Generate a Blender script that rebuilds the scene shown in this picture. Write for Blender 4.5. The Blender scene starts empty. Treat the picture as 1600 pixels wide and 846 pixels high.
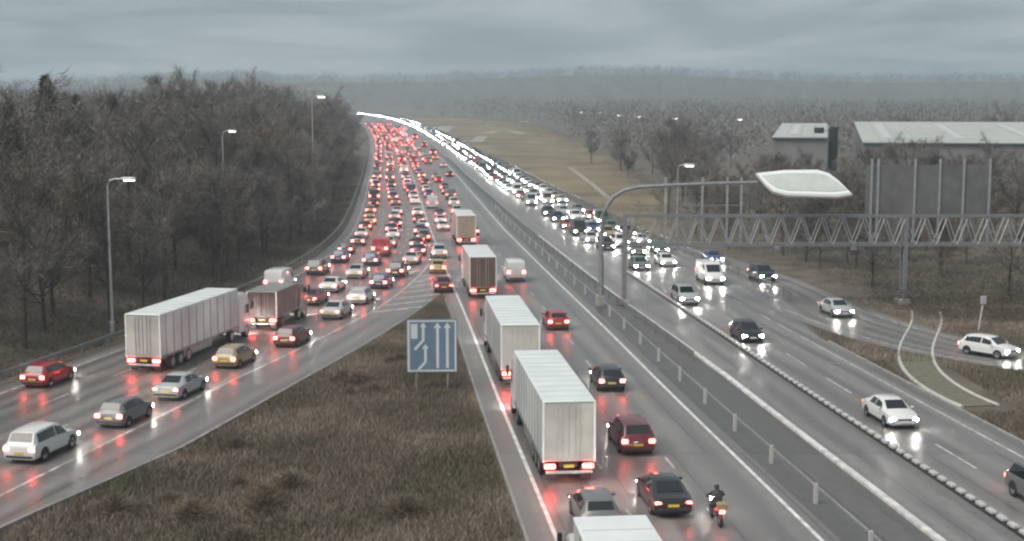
import bpy, math, random
import numpy as np
from mathutils import Vector, Matrix
random.seed(7); RNG = np.random.default_rng(7)
S = bpy.context.scene
COL = S.collection
R = math.radians

# ------------------------------------------------------------------ camera, sky, sun, exposure
CAM_H = 18.0
cd = bpy.data.cameras.new('camera'); cam = bpy.data.objects.new('camera', cd); COL.objects.link(cam)
cd.sensor_width = 36; cd.lens = 36 * 2100 / 1600; cd.clip_start = 0.5; cd.clip_end = 12000
cam.location = (0, 0, CAM_H); cam.rotation_euler = (R(90) - math.atan(253 / 2100), 0, 0)
S.camera = cam
SUN_EL, SUN_AZ = R(52), R(-130)
w = bpy.data.worlds.new('World'); S.world = w; w.use_nodes = True
nt = w.node_tree; N = nt.nodes; LK = nt.links
bg = N['Background']; bg.inputs['Strength'].default_value = 0.05
sky = N.new('ShaderNodeTexSky'); sky.sky_type = 'NISHITA'; sky.sun_disc = False
sky.sun_elevation = SUN_EL; sky.sun_rotation = SUN_AZ; sky.dust_density = 3; sky.air_density = 1.2
tc = N.new('ShaderNodeTexCoord'); sep = N.new('ShaderNodeSeparateXYZ'); LK.new(tc.outputs['Generated'], sep.inputs[0])
def wm(op, a, b):
    m = N.new('ShaderNodeMath'); m.operation = op
    for i, q in enumerate((a, b)):
        if hasattr(q, 'is_linked'): LK.new(q, m.inputs[i])
        else: m.inputs[i].default_value = q
    return m.outputs[0]
zz = wm('ADD', wm('ABSOLUTE', sep.outputs[2], 0), 0.10)
cmb = N.new('ShaderNodeCombineXYZ')
LK.new(wm('DIVIDE', sep.outputs[0], zz), cmb.inputs[0]); LK.new(wm('DIVIDE', sep.outputs[1], zz), cmb.inputs[1])
cn = N.new('ShaderNodeTexNoise'); cn.inputs['Scale'].default_value = 0.8; cn.inputs['Detail'].default_value = 7
cn.inputs['Roughness'].default_value = 0.55; cn.inputs['Distortion'].default_value = 0.6; LK.new(cmb.outputs[0], cn.inputs['Vector'])
cr = N.new('ShaderNodeValToRGB'); LK.new(cn.outputs['Fac'], cr.inputs[0])
cr.color_ramp.elements[0].position = 0.34; cr.color_ramp.elements[0].color = (2.1, 2.6, 2.85, 1)
cr.color_ramp.elements[1].position = 0.70; cr.color_ramp.elements[1].color = (4.3, 4.7, 4.75, 1)
e = cr.color_ramp.elements.new(0.5); e.color = (2.9, 3.4, 3.6, 1)
mx = N.new('ShaderNodeMix'); mx.data_type = 'RGBA'; mx.inputs[0].default_value = 0.92
LK.new(sky.outputs[0], mx.inputs[6]); LK.new(cr.outputs[0], mx.inputs[7]); LK.new(mx.outputs[2], bg.inputs['Color'])
sd = bpy.data.lights.new('sun', 'SUN'); sd.energy = 1.5; sd.angle = R(50); sd.color = (1, 0.93, 0.85)
sun = bpy.data.objects.new('sun', sd); COL.objects.link(sun)
sv = Vector((math.sin(SUN_AZ) * math.cos(SUN_EL), math.cos(SUN_AZ) * math.cos(SUN_EL), math.sin(SUN_EL)))
sun.rotation_euler = sv.to_track_quat('Z', 'Y').to_euler()
vs = S.view_settings; vs.view_transform = 'Standard'; vs.look = 'None'; vs.gamma = 1; vs.use_curve_mapping = False
vs.exposure = 1.3
S.render.engine = 'CYCLES'; cy = S.cycles
cy.use_denoising = True; cy.max_bounces = 5; cy.diffuse_bounces = 2; cy.glossy_bounces = 3; cy.transmission_bounces = 3
cy.volume_bounces = 1; cy.transparent_max_bounces = 6; cy.sample_clamp_indirect = 4; cy.filter_width = 2.3
cy.caustics_reflective = False; cy.caustics_refractive = False

# ------------------------------------------------------------------ the lie of the land
ZK = np.array([(-400, 0), (0, 0), (200, 0), (290, .9), (450, 3), (617, 6.3), (900, 11), (1300, 14.5), (1800, 15.5), (9000, 15.5)], float)
def g(Y): return np.interp(Y, ZK[:, 0], ZK[:, 1])
def curve(k):
    k = np.array(k, float); x, y = k[:, 0], k[:, 1]
    m = np.gradient(y, x)
    def f(t):
        t = np.asarray(t, float); i = np.clip(np.searchsorted(x, t) - 1, 0, len(x) - 2)
        h = x[i + 1] - x[i]; s = (t - x[i]) / h
        r = (2*s**3 - 3*s**2 + 1)*y[i] + (s**3 - 2*s**2 + s)*h*m[i] + (-2*s**3 + 3*s**2)*y[i+1] + (s**3 - s**2)*h*m[i+1]
        r = np.where(t < x[0], y[0] + m[0]*(t - x[0]), r)
        return np.where(t > x[-1], y[-1] + m[-1]*(t - x[-1]), r)
    return f
XR = curve([(0, 18), (30, 15.3), (54.7, 13.0), (82, 10.3), (110.6, 7.6), (145, 4.2), (210, -2.0), (300, -10.4), (411, -21.3), (523, -33.7), (664, -51), (815, -72.5), (942, -94), (1190, -142), (1600, -240)])
SL = curve([(30, -44.6), (60, -38.6), (86, -33.4), (104, -29.9), (132, -25.8), (161, -24.0), (188, -24.4), (221, -26.5), (262, -30), (300, -33.4), (376, -40.4), (453, -47.9), (620, -66.2), (775, -86.7), (942, -113), (1190, -160), (1600, -260)])
def AL(Y): return XR(Y) - 11.1
def lin(k):
    k = np.array(k, float); return lambda Y: np.interp(Y, k[:, 0], k[:, 1])
BO = lin([(0, 4.9), (90, 4.9), (122, 4.2), (200, 3.8), (330, 2.7), (2000, 2.4)])
DO = lin([(0, 8.8), (170, 8.8), (320, 6.4), (600, 5.0), (2000, 4.6)])
RO = lin([(0, 16.4), (105, 16.2), (130, 19.5), (170, 19), (330, 16.3), (600, 14.8), (2000, 14.4)])
SW = lin([(0, 14.6), (86, 14.3), (120, 15.0), (160, 14.4), (300, 11.6), (2000, 11)])          # slip lane band from the barrier
def KB(Y): return np.minimum(SL(Y) + np.interp(Y, [30, 56, 70, 200], [16, 17.2, 18.9, 19.2]), AL(Y) - 1.35)
def smooth(a, b, t):
    t = np.clip((t - a) / (b - a), 0, 1); return t*t*(3 - 2*t)
RSX = curve([(60, 75), (78, 58), (86, 46), (92, 39.5), (98, 34.5), (108, 30.4), (118, 28.3), (138, 26.4), (160, 22.8), (185, 16.5)])
def terrain(X, Y):
    z = g(Y)
    z = z + 6.0*smooth(3.5, 34, SL(Y) - X)*smooth(20, 70, Y)
    z = z + 2.5*smooth(30, 75, X - XR(Y) - 10)*smooth(128, 170, Y)*(1 - smooth(260, 420, Y))
    z = z + smooth(1180, 1900, Y)*(40 + 6*np.sin(X*.0041 + 1) + 3*np.sin(X*.011)) * (1 - .35*smooth(200, 900, -X))
    return z

# ------------------------------------------------------------------ materials
MATS = {}
def mat(name, col, rough=.6, col2=None, scale=3.0, spec=.5, metal=0, emit=None, es=0, bump=0, bscale=None, obj=False, coat=0, var=0, mid=None):
    if name in MATS: return MATS[name]
    m = bpy.data.materials.new(name); m.use_nodes = True; n = m.node_tree.nodes; l = m.node_tree.links
    b = n['Principled BSDF']; b.inputs['Base Color'].default_value = (*col, 1); b.inputs['Roughness'].default_value = rough
    b.inputs['Specular IOR Level'].default_value = spec; b.inputs['Metallic'].default_value = metal; b.inputs['Coat Weight'].default_value = coat
    if emit: b.inputs['Emission Color'].default_value = (*emit, 1); b.inputs['Emission Strength'].default_value = es
    if col2 or bump:
        t = n.new('ShaderNodeTexCoord'); nz = n.new('ShaderNodeTexNoise'); nz.inputs['Scale'].default_value = scale; nz.inputs['Detail'].default_value = 6
        if obj: l.new(t.outputs['Object'], nz.inputs['Vector'])
        else:
            ge = n.new('ShaderNodeNewGeometry'); l.new(ge.outputs['Position'], nz.inputs['Vector'])
    if col2:
        r = n.new('ShaderNodeValToRGB'); r.color_ramp.elements[0].position = .35; r.color_ramp.elements[1].position = .65
        r.color_ramp.elements[0].color = (*col, 1); r.color_ramp.elements[1].color = (*col2, 1)
        if mid: em = r.color_ramp.elements.new(.5); em.color = (*mid, 1)
        l.new(nz.outputs['Fac'], r.inputs[0]); l.new(r.outputs[0], b.inputs['Base Color'])
    if var:
        gi = n.new('ShaderNodeNewGeometry'); mr = n.new('ShaderNodeMapRange'); mr.inputs['To Min'].default_value = 1 - var; mr.inputs['To Max'].default_value = 1 + var; l.new(gi.outputs['Random Per Island'], mr.inputs['Value'])
        hs = n.new('ShaderNodeHueSaturation'); src = b.inputs['Base Color'].links[0].from_socket; l.new(src, hs.inputs['Color']); l.new(mr.outputs[0], hs.inputs['Value']); l.new(hs.outputs[0], b.inputs['Base Color'])
    if bump:
        bz = n.new('ShaderNodeTexNoise'); bz.inputs['Scale'].default_value = bscale or scale*4; bz.inputs['Detail'].default_value = 4
        l.new(nz.inputs['Vector'].links[0].from_socket, bz.inputs['Vector'])
        bp = n.new('ShaderNodeBump'); bp.inputs['Strength'].default_value = bump; bp.inputs['Distance'].default_value = .05
        l.new(bz.outputs['Fac'], bp.inputs['Height']); l.new(bp.outputs[0], b.inputs['Normal'])
    MATS[name] = m; return m
def asphalt(name, c1, c2, lane=3.7):
    m = bpy.data.materials.new(name); m.use_nodes = True; n = m.node_tree.nodes; l = m.node_tree.links; b = n['Principled BSDF']
    uv = n.new('ShaderNodeUVMap'); mp = n.new('ShaderNodeMapping'); mp.inputs['Scale'].default_value = (1.1, .045, 1); l.new(uv.outputs[0], mp.inputs[0])
    a = n.new('ShaderNodeTexNoise'); a.inputs['Scale'].default_value = 1.0; a.inputs['Detail'].default_value = 7; l.new(mp.outputs[0], a.inputs['Vector'])
    f = n.new('ShaderNodeTexNoise'); f.inputs['Scale'].default_value = 1.7; f.inputs['Detail'].default_value = 8; l.new(uv.outputs[0], f.inputs['Vector'])
    wv = n.new('ShaderNodeTexWave'); wv.inputs['Scale'].default_value = 2*math.pi/20/(lane/2); wv.bands_direction = 'X'; wv.inputs['Distortion'].default_value = 1.2; wv.inputs['Detail Scale'].default_value = .3
    l.new(uv.outputs[0], wv.inputs['Vector'])
    r = n.new('ShaderNodeValToRGB'); r.color_ramp.elements[0].position = .36; r.color_ramp.elements[1].position = .64
    r.color_ramp.elements[0].color = (*c1, 1); r.color_ramp.elements[1].color = (*c2, 1)
    ad = n.new('ShaderNodeMath'); ad.operation = 'ADD'; m1 = n.new('ShaderNodeMath'); m1.operation = 'MULTIPLY'; m1.inputs[1].default_value = .55; l.new(a.outputs['Fac'], m1.inputs[0])
    m2 = n.new('ShaderNodeMath'); m2.operation = 'MULTIPLY'; m2.inputs[1].default_value = .45; l.new(f.outputs['Fac'], m2.inputs[0]); l.new(m1.outputs[0], ad.inputs[0]); l.new(m2.outputs[0], ad.inputs[1])
    l.new(ad.outputs[0], r.inputs[0]); l.new(r.outputs[0], b.inputs['Base Color'])
    bt = n.new('ShaderNodeTexBrick'); bt.inputs['Scale'].default_value = 1; bt.inputs['Brick Width'].default_value = 3.7; bt.inputs['Row Height'].default_value = 23; bt.inputs['Mortar Size'].default_value = .05; bt.inputs['Bias'].default_value = 0
    bt.inputs['Color1'].default_value = (.88, .88, .88, 1); bt.inputs['Color2'].default_value = (1.08, 1.07, 1.06, 1); bt.inputs['Mortar'].default_value = (.6, .6, .6, 1); l.new(uv.outputs[0], bt.inputs['Vector'])
    mm = n.new('ShaderNodeMix'); mm.data_type = 'RGBA'; mm.blend_type = 'MULTIPLY'; mm.inputs[0].default_value = 1; l.new(r.outputs[0], mm.inputs[6]); l.new(bt.outputs['Color'], mm.inputs[7])
    wr = n.new('ShaderNodeMapRange'); wr.inputs['To Min'].default_value = .8; wr.inputs['To Max'].default_value = 1.08; l.new(wv.outputs['Fac'], wr.inputs['Value'])
    mw = n.new('ShaderNodeMix'); mw.data_type = 'RGBA'; mw.blend_type = 'MULTIPLY'; mw.inputs[0].default_value = 1; l.new(mm.outputs[2], mw.inputs[6]); l.new(wr.outputs[0], mw.inputs[7]); l.new(mw.outputs[2], b.inputs['Base Color'])
    rr = n.new('ShaderNodeMapRange'); rr.inputs['From Min'].default_value = .3; rr.inputs['From Max'].default_value = .7; rr.inputs['To Min'].default_value = .22; rr.inputs['To Max'].default_value = .5
    a2 = n.new('ShaderNodeMath'); a2.operation = 'MULTIPLY_ADD'; a2.inputs[1].default_value = .18; l.new(wv.outputs['Fac'], a2.inputs[0]); l.new(ad.outputs[0], a2.inputs[2])
    l.new(a2.outputs[0], rr.inputs['Value']); l.new(rr.outputs[0], b.inputs['Roughness'])
    bp = n.new('ShaderNodeBump'); bp.inputs['Strength'].default_value = .25; bp.inputs['Distance'].default_value = .02; l.new(f.outputs['Fac'], bp.inputs['Height']); l.new(bp.outputs[0], b.inputs['Normal'])
    return m
A_MAIN = asphalt('wet asphalt', (.135, .129, .126), (.21, .202, .198))
A_SLIP = asphalt('wet worn asphalt', (.13, .123, .118), (.20, .19, .183))
A_MED = asphalt('dark wet tarmac', (.08, .079, .077), (.125, .121, .116), 9)
M_GROUND = mat('rough winter grass ground', (.075, .065, .05), .9, (.13, .108, .083), .35, bump=.6, bscale=2)
M_GRASS = mat('winter grass', (.115, .108, .07), .85, (.26, .212, .17), .13, spec=.2, var=.4, mid=(.17, .143, .112))
M_SCRUB = mat('dead scrub', (.06, .053, .042), .9, (.125, .105, .082), .3, spec=.1, var=.35)
M_WHITE = mat('road paint', (.45, .45, .44), .35, (.78, .78, .76), 1.4)
M_DIRTYW = mat('worn road paint', (.2, .2, .195), .35, (.58, .58, .56), 1.6)
M_CONC = mat('wet concrete', (.22, .21, .2), .5, (.32, .31, .29), 1.5, bump=.2)
M_GALV = mat('galvanised steel', (.33, .34, .35), .42, (.46, .47, .48), 5, metal=.55)
M_DGALV = mat('weathered grey steel', (.17, .175, .18), .5, (.24, .245, .25), 4, metal=.3)
M_POSTW = mat('white marker post', (.42, .42, .41), .5)
M_BARK = mat('grey brown bark', (.055, .045, .036), .9, (.10, .085, .07), 2.2, spec=.1)
M_TWIG = mat('bare twigs', (.10, .09, .08), .9, (.225, .205, .185), .12, spec=.1, var=.35)
M_TWIGB = mat('tan bare twigs', (.11, .088, .068), .9, (.21, .17, .13), .15, spec=.1, var=.35)
M_PINE = mat('pine needles', (.02, .03, .02), .8, (.04, .055, .034), .8, spec=.2)
M_TYRE = mat('tyre rubber', (.016, .016, .017), .7)
M_RIM = mat('alloy rim', (.35, .35, .36), .35, metal=.7)
M_GLASS = mat('dark car glass', (.012, .014, .016), .06, spec=.8)
M_BLACK = mat('black plastic', (.02, .02, .021), .5)
M_HEAD = mat('lit headlight', (.9, .9, .9), .2, emit=(1, .97, .9), es=110)
M_TAIL = mat('lit red tail light', (.5, .02, .02), .2, emit=(1, .07, .048), es=20)
M_TAILDIM = mat('dim red tail light', (.5, .03, .03), .25, emit=(1, .10, .06), es=4)
M_HEADDIM = mat('dipped headlight', (.9, .9, .9), .2, emit=(1, .96, .88), es=30)
M_PLATE_Y = mat('yellow number plate', (.65, .5, .06), .4)
M_PLATE_W = mat('white number plate', (.7, .7, .68), .4)
M_LAMP = mat('lit lantern glass', (.9, .9, .88), .3, emit=(1, .96, .88), es=4)
M_LHEAD = mat('pale lamp housing', (.52, .56, .56), .4)
PAINT = {'white': (.62, .63, .63), 'silver': (.36, .37, .38), 'grey': (.13, .135, .14), 'black': (.018, .018, .02), 'red': (.28, .018, .016), 'blue': (.03, .06, .16),
         'dark blue': (.015, .025, .06), 'pale grey': (.45, .46, .46), 'maroon': (.12, .015, .02), 'gold': (.3, .23, .11), 'green': (.03, .08, .05)}
PM = {k: mat(k + ' car paint', v, .28, coat=.5) for k, v in PAINT.items()}

# ------------------------------------------------------------------ helpers
class MB:
    def __init__(s): s.v = []; s.f = []; s.m = []
    def add(s, v, f, m=0):
        o = len(s.v); s.v += [tuple(p) for p in v]; s.f += [tuple(i + o for i in q) for q in f]; s.m += [m]*len(f); return s
    def box(s, c, d, m=0, rz=0, bev=0, M=None):
        x, y, z = [q/2 for q in d]
        if bev:
            b = bev; P = []
            for (zz_, sx) in ((-z, b), (-z + b, 0), (z - b, 0), (z, b)):
                xx, yy = x - sx, y - sx
                k = b*.7
                P += [(-xx + k, -yy, zz_), (xx - k, -yy, zz_), (xx, -yy + k, zz_), (xx, yy - k, zz_), (xx - k, yy, zz_), (-xx + k, yy, zz_), (-xx, yy - k, zz_), (-xx, -yy + k, zz_)]
            F = [tuple(range(7, -1, -1)), tuple(range(24, 32))]
            for r_ in range(3):
                for i in range(8): F.append((r_*8 + i, r_*8 + (i + 1) % 8, r_*8 + 8 + (i + 1) % 8, r_*8 + 8 + i))
        else:
            P = [(-x, -y, -z), (x, -y, -z), (x, y, -z), (-x, y, -z), (-x, -y, z), (x, -y, z), (x, y, z), (-x, y, z)]
            F = [(3, 2, 1, 0), (4, 5, 6, 7), (0, 1, 5, 4), (1, 2, 6, 5), (2, 3, 7, 6), (3, 0, 4, 7)]
        ca, sa = math.cos(rz), math.sin(rz)
        P = [(p[0]*ca - p[1]*sa + c[0], p[0]*sa + p[1]*ca + c[1], p[2] + c[2]) for p in P]
        if M: P = [M @ Vector(p) for p in P]
        return s.add(P, F, m)
    def tube(s, pts, rad, n=6, m=0, cap=True):
        pts = [Vector(p) for p in pts]; rad = rad if hasattr(rad, '__len__') else [rad]*len(pts); V = []; F = []
        for i, p in enumerate(pts):
            d = (pts[min(i + 1, len(pts) - 1)] - pts[max(i - 1, 0)]).normalized()
            a = d.cross(Vector((0, 0, 1)) if abs(d.z) < .9 else Vector((0, 1, 0))).normalized(); b = d.cross(a)
            for k in range(n):
                t = 2*math.pi*k/n; V.append(p + rad[i]*(math.cos(t)*a + math.sin(t)*b))
        for i in range(len(pts) - 1):
            for k in range(n): F.append((i*n + k, i*n + (k + 1) % n, (i + 1)*n + (k + 1) % n, (i + 1)*n + k))
        if cap: F += [tuple(range(n - 1, -1, -1)), tuple(range((len(pts) - 1)*n, len(pts)*n))]
        return s.add(V, F, m)
    def mesh(s, name, mats, smooth_=None):
        me = bpy.data.meshes.new(name); me.from_pydata(s.v, [], s.f)
        for q in (mats if isinstance(mats, (list, tuple)) else [mats]): me.materials.append(q)
        me.polygons.foreach_set('material_index', s.m)
        if smooth_ is not None:
            me.polygons.foreach_set('use_smooth', [True]*len(s.f)); me.set_sharp_from_angle(angle=smooth_)
        me.update(); return me
    def build(s, name, mats, parent=None, smooth_=None): return ob(name, s.mesh(name, mats, smooth_), parent)
def ob(name, me, parent=None, loc=None, rz=None):
    o = bpy.data.objects.new(name, me); COL.objects.link(o)
    if parent: o.parent = parent
    if loc is not None: o.location = loc
    if rz is not None: o.rotation_euler = (0, 0, rz)
    return o
def tag(o, label=None, cat=None, group=None, kind=None):
    for k, v_ in (('label', label), ('category', cat), ('group', group), ('kind', kind)):
        if v_: o[k] = v_
    return o
def root(name, loc=(0, 0, 0), rz=0): 
    o = ob(name, None, None, loc, rz); o.empty_display_size = .2; return o
def copy_tree(o, parent=None):
    c = o.copy(); COL.objects.link(c); c.parent = parent
    for ch in o.children: copy_tree(ch, c)
    return c
def npmesh(name, V, F, mats, smooth_=False):
    me = bpy.data.meshes.new(name); V = np.asarray(V, np.float32); F = np.asarray(F, np.int32); k = F.shape[1]
    me.vertices.add(len(V)); me.vertices.foreach_set('co', V.ravel()); me.loops.add(F.size); me.loops.foreach_set('vertex_index', F.ravel())
    me.polygons.add(len(F)); me.polygons.foreach_set('loop_start', np.arange(0, F.size, k, dtype=np.int32)); me.polygons.foreach_set('loop_total', np.full(len(F), k, np.int32))
    if smooth_: me.polygons.foreach_set('use_smooth', np.ones(len(F), bool))
    for q in (mats if isinstance(mats, (list, tuple)) else [mats]): me.materials.append(q)
    me.update(calc_edges=True); me.validate(); return me
def ysamples(a, b):
    y = [a]
    while y[-1] < b: y.append(y[-1] + (2.5 if y[-1] < 220 else 6 if y[-1] < 500 else 12))
    y[-1] = b; return np.array(y)
def ribbon(name, fl, fr, a, b, dz, m, cols=3, parent=None, kind='structure'):
    Y = ysamples(a, b); l_, r_ = fl(Y), fr(Y); V = []; UV = []
    for k in range(cols + 1):
        X = l_ + (r_ - l_)*k/cols; V.append(np.stack([X, Y, g(Y) + dz], 1)); UV.append(np.stack([X - l_, Y], 1))
    V = np.stack(V, 1).reshape(-1, 3); UV = np.stack(UV, 1).reshape(-1, 2); n = cols + 1
    F = [(i*n + k, i*n + k + 1, (i + 1)*n + k + 1, (i + 1)*n + k) for i in range(len(Y) - 1) for k in range(cols)]
    me = npmesh(name, V, F, m); uv = me.uv_layers.new(name='UVMap'); vi = np.empty(len(me.loops), np.int32); me.loops.foreach_get('vertex_index', vi)
    uv.data.foreach_set('uv', UV[vi].astype(np.float32).ravel())
    o = ob(name, me, parent)
    if kind and not parent: o['kind'] = kind
    return o
def strip(name, fx, wd, a, b, dz, m, parent, h=0):                # a painted line or a low upstand along a curve
    Y = ysamples(a, b); X = fx(Y); Z = g(Y) + dz; V = []; F = []; mb = MB()
    for x, y, z in zip(X, Y, Z):
        V += [(x - wd/2, y, z), (x + wd/2, y, z)]
        if h: V += [(x - wd/2, y, z + h), (x + wd/2, y, z + h)]
    n = 4 if h else 2
    for i in range(len(Y) - 1):
        a_ = i*n; b_ = a_ + n
        if h: F += [(a_ + 2, a_ + 3, b_ + 3, b_ + 2), (a_, a_ + 2, b_ + 2, b_), (a_ + 3, a_ + 1, b_ + 1, b_ + 3)]
        else: F += [(a_, a_ + 1, b_ + 1, b_)]
    if h: F.append((0, 1, 3, 2))
    return mb.add(V, F).build(name, m, parent)
def dashes(name, fx, wd, a, b, on, off, dz, m, parent):
    mb = MB(); y = a
    while y < b:
        x0, x1 = float(fx(y)), float(fx(y + on)); z = float(g(y)) + dz; z1 = float(g(y + on)) + dz
        mb.add([(x0 - wd/2, y, z), (x0 + wd/2, y, z), (x1 + wd/2, y + on, z1), (x1 - wd/2, y + on, z1)], [(0, 1, 2, 3)]); y += on + off
    return mb.build(name, m, parent)
def head(fx, Y): return -math.atan(float(fx(Y + 2) - fx(Y - 2))/4)   # rotation about z for something facing +Y along the curve

# ------------------------------------------------------------------ ground and roads
gx = np.unique(np.concatenate([np.arange(-120, 121, 3.), np.linspace(-420, -120, 40), np.linspace(120, 420, 40), np.linspace(-3000, -420, 30), np.linspace(420, 3000, 30)]))
gy = np.unique(np.concatenate([np.arange(-60, 340, 5.), np.arange(340, 900, 12.), np.linspace(900, 2200, 70), np.linspace(2200, 4200, 16)]))
GX, GY = np.meshgrid(gx, gy); GZ = terrain(GX, GY) - .06
V = np.stack([GX, GY, GZ], -1).reshape(-1, 3); nx = len(gx)
ii, jj = np.meshgrid(np.arange(len(gy) - 1), np.arange(nx - 1), indexing='ij'); q = (ii*nx + jj).ravel()
ground = ob('ground', npmesh('ground', V, np.stack([q, q + 1, q + nx + 1, q + nx], 1), M_GROUND, True)); ground['kind'] = 'structure'
road = ribbon('road', lambda Y: AL(Y) - 1.35, lambda Y: XR(Y) + .8, -20, 1500, 0, A_MAIN, 4)
slip = ribbon('slip_road', SL, KB, 20, 1500, .004, A_SLIP, 5)
med = ribbon('central_reservation', lambda Y: XR(Y) + .8, lambda Y: XR(Y) + BO(Y) - .25, -20, 1500, -.008, A_MED, 2)
onc = ribbon('oncoming_road', lambda Y: XR(Y) + BO(Y) - .25, lambda Y: XR(Y) + RO(Y), -20, 1500, -.004, A_MAIN, 4)
exr = ribbon('exit_road', lambda Y: np.maximum(RSX(Y) - 4.6, XR(Y) + RO(Y) - .5), lambda Y: np.maximum(RSX(Y) + 4.2, XR(Y) + RO(Y) + .2), 76, 182, -.010, A_SLIP, 3)
# painted lines belong to their road
strip('edge_line', lambda Y: AL(Y), .2, 25, 1300, .008, M_WHITE, road)
strip('edge_line', lambda Y: XR(Y), .2, 25, 1300, .008, M_WHITE, road)
for o_ in (3.7, 7.4): dashes('lane_line', lambda Y, o_=o_: AL(Y) + o_, .15, 30, 700, 2.2, 6.8, .008, M_DIRTYW, road)
strip('hard_strip_edge', lambda Y: AL(Y) - 1.25, .12, 25, 128, .006, M_CONC, road)
strip('edge_line', lambda Y: SL(Y) + 1.3, .2, 25, 900, .012, M_DIRTYW, slip)
strip('edge_line', lambda Y: SL(Y) + SW(Y), .2, 25, 165, .012, M_DIRTYW, slip)
for k in (1, 2): dashes('lane_line', lambda Y, k=k: SL(Y) + 1.3 + (SW(Y) - 1.3)*k/3, .16, 30, 700, 3, 5.5, .012, M_DIRTYW, slip)
for k in range(11):                                                                            # hatching on the gore
    y = 118 + k*4.2; x0 = float(SL(y) + SW(y)) + .3; x1 = float(min(KB(y + 4), AL(y + 4) - .5)) - .1
    if x1 - x0 > .8: MB().add([(x0, y, .012), (x0, y + .7, .012), (x1, y + 4.2, .012), (x1, y + 3.5, .012)], [(3, 2, 1, 0)]).build('hatch_bar', M_DIRTYW, slip)
strip('kerb', lambda Y: KB(Y) + .09, .18, 25, 126, -.05, M_CONC, slip, h=.17)
strip('white_kerb', lambda Y: XR(Y) + BO(Y), .34, -10, 190, -.01, M_WHITE, onc, h=.14)
strip('edge_line', lambda Y: XR(Y) + BO(Y), .25, 190, 1200, .006, M_DIRTYW, onc)
dashes('lane_line', lambda Y: XR(Y) + DO(Y) + 2.7, .16, 30, 700, 5, 4, .006, M_DIRTYW, onc)
strip('edge_line', lambda Y: XR(Y) + DO(Y) + 6.1, .18, 30, 112, .006, M_DIRTYW, onc)
dashes('lane_line', lambda Y: XR(Y) + DO(Y) + 6.1, .16, 114, 700, 3, 6, .006, M_DIRTYW, onc)
strip('verge_kerb', lambda Y: XR(Y) + RO(Y) + .09, .18, 20, 103, -.06, M_CONC, onc, h=.17)
strip('edge_line', lambda Y: RSX(Y) - 3.3, .16, 77, 120, .002, M_DIRTYW, exr); strip('edge_line', lambda Y: RSX(Y) + 3.3, .16, 77, 150, .002, M_DIRTYW, exr)
# low sectional lane divider: pale blocks on a dark strip
div = root('lane_divider', (float(XR(80) + DO(80)), 80, 0)); tag(div, 'low dark lane divider with a row of pale blocks on the oncoming carriageway', 'lane divider')
def rel(o, mb_o): mb_o.parent = o; mb_o.matrix_parent_inverse = Matrix.Translation(-o.location); return mb_o
rel(div, strip('base', lambda Y: XR(Y) + DO(Y), .5, 40, 150, -.02, M_BLACK, None, h=.06))
blk = MB().box((0, 0, .12), (.3, .62, .2), bev=.05).mesh('block', M_POSTW)
y = 50.
while y < 148:
    rel(div, ob('block', blk, None, (float(XR(y) + DO(y)), y, .02), head(XR, y))); y += 1.05

# ------------------------------------------------------------------ safety barriers
def barrier(fx, a, b, sp, label, rails=(.62,), h=.8, pm=M_GALV, rm=M_GALV, pw=.11, name='safety_barrier', rh=.28):
    y0 = (a + b)/2; rt = root(name, (float(fx(y0)), y0, float(g(y0)))); tag(rt, label, 'barrier')
    pme = MB().box((0, 0, h/2 - .05), (pw, pw*1.1, h + .1)).mesh('post', pm); y = a
    while y <= b: rel(rt, ob('post', pme, None, (float(fx(y)), y, float(terrain(fx(y), y))), head(fx, y))); y += sp
    for r in rails:
        mb = MB(); Y = ysamples(a, b); V = []; F = []
        for y in Y:
            x = float(fx(y)); z = float(terrain(fx(y), y))
            V += [(x + .07, y, z + r - rh/2), (x + .13, y, z + r - rh/4), (x + .07, y, z + r), (x + .13, y, z + r + rh/4), (x + .07, y, z + r + rh/2), (x + .055, y, z + r + rh/2), (x + .055, y, z + r - rh/2)]
        for i in range(len(Y) - 1):
            for k in range(7): F.append((i*7 + k, i*7 + (k + 1) % 7, (i + 1)*7 + (k + 1) % 7, (i + 1)*7 + k))
        rel(rt, mb.add(V, F).build('rail', rm))
    return rt
barrier(lambda Y: XR(Y) + 1.45, 46, 235, 7, 'slim steel barrier with white posts along the central reservation beside the white line', rails=(.78,), h=.95, pm=M_POSTW, pw=.16, rh=.1)
barrier(lambda Y: XR(Y) + BO(Y) - .9, 95, 420, 4, 'dark steel barrier on the central reservation beneath the gantry', pm=M_DGALV, rm=M_DGALV, rails=(.6,))
barrier(lambda Y: SL(Y) - .8, 50, 420, 4, 'steel crash barrier along the foot of the wood beside the slip road', rm=M_DGALV, pm=M_DGALV)
barrier(lambda Y: XR(Y) + RO(Y) + 1.2, 125.5, 430, 4, 'steel crash barrier on the outer verge of the oncoming queue', rm=M_DGALV, pm=M_DGALV)

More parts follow.
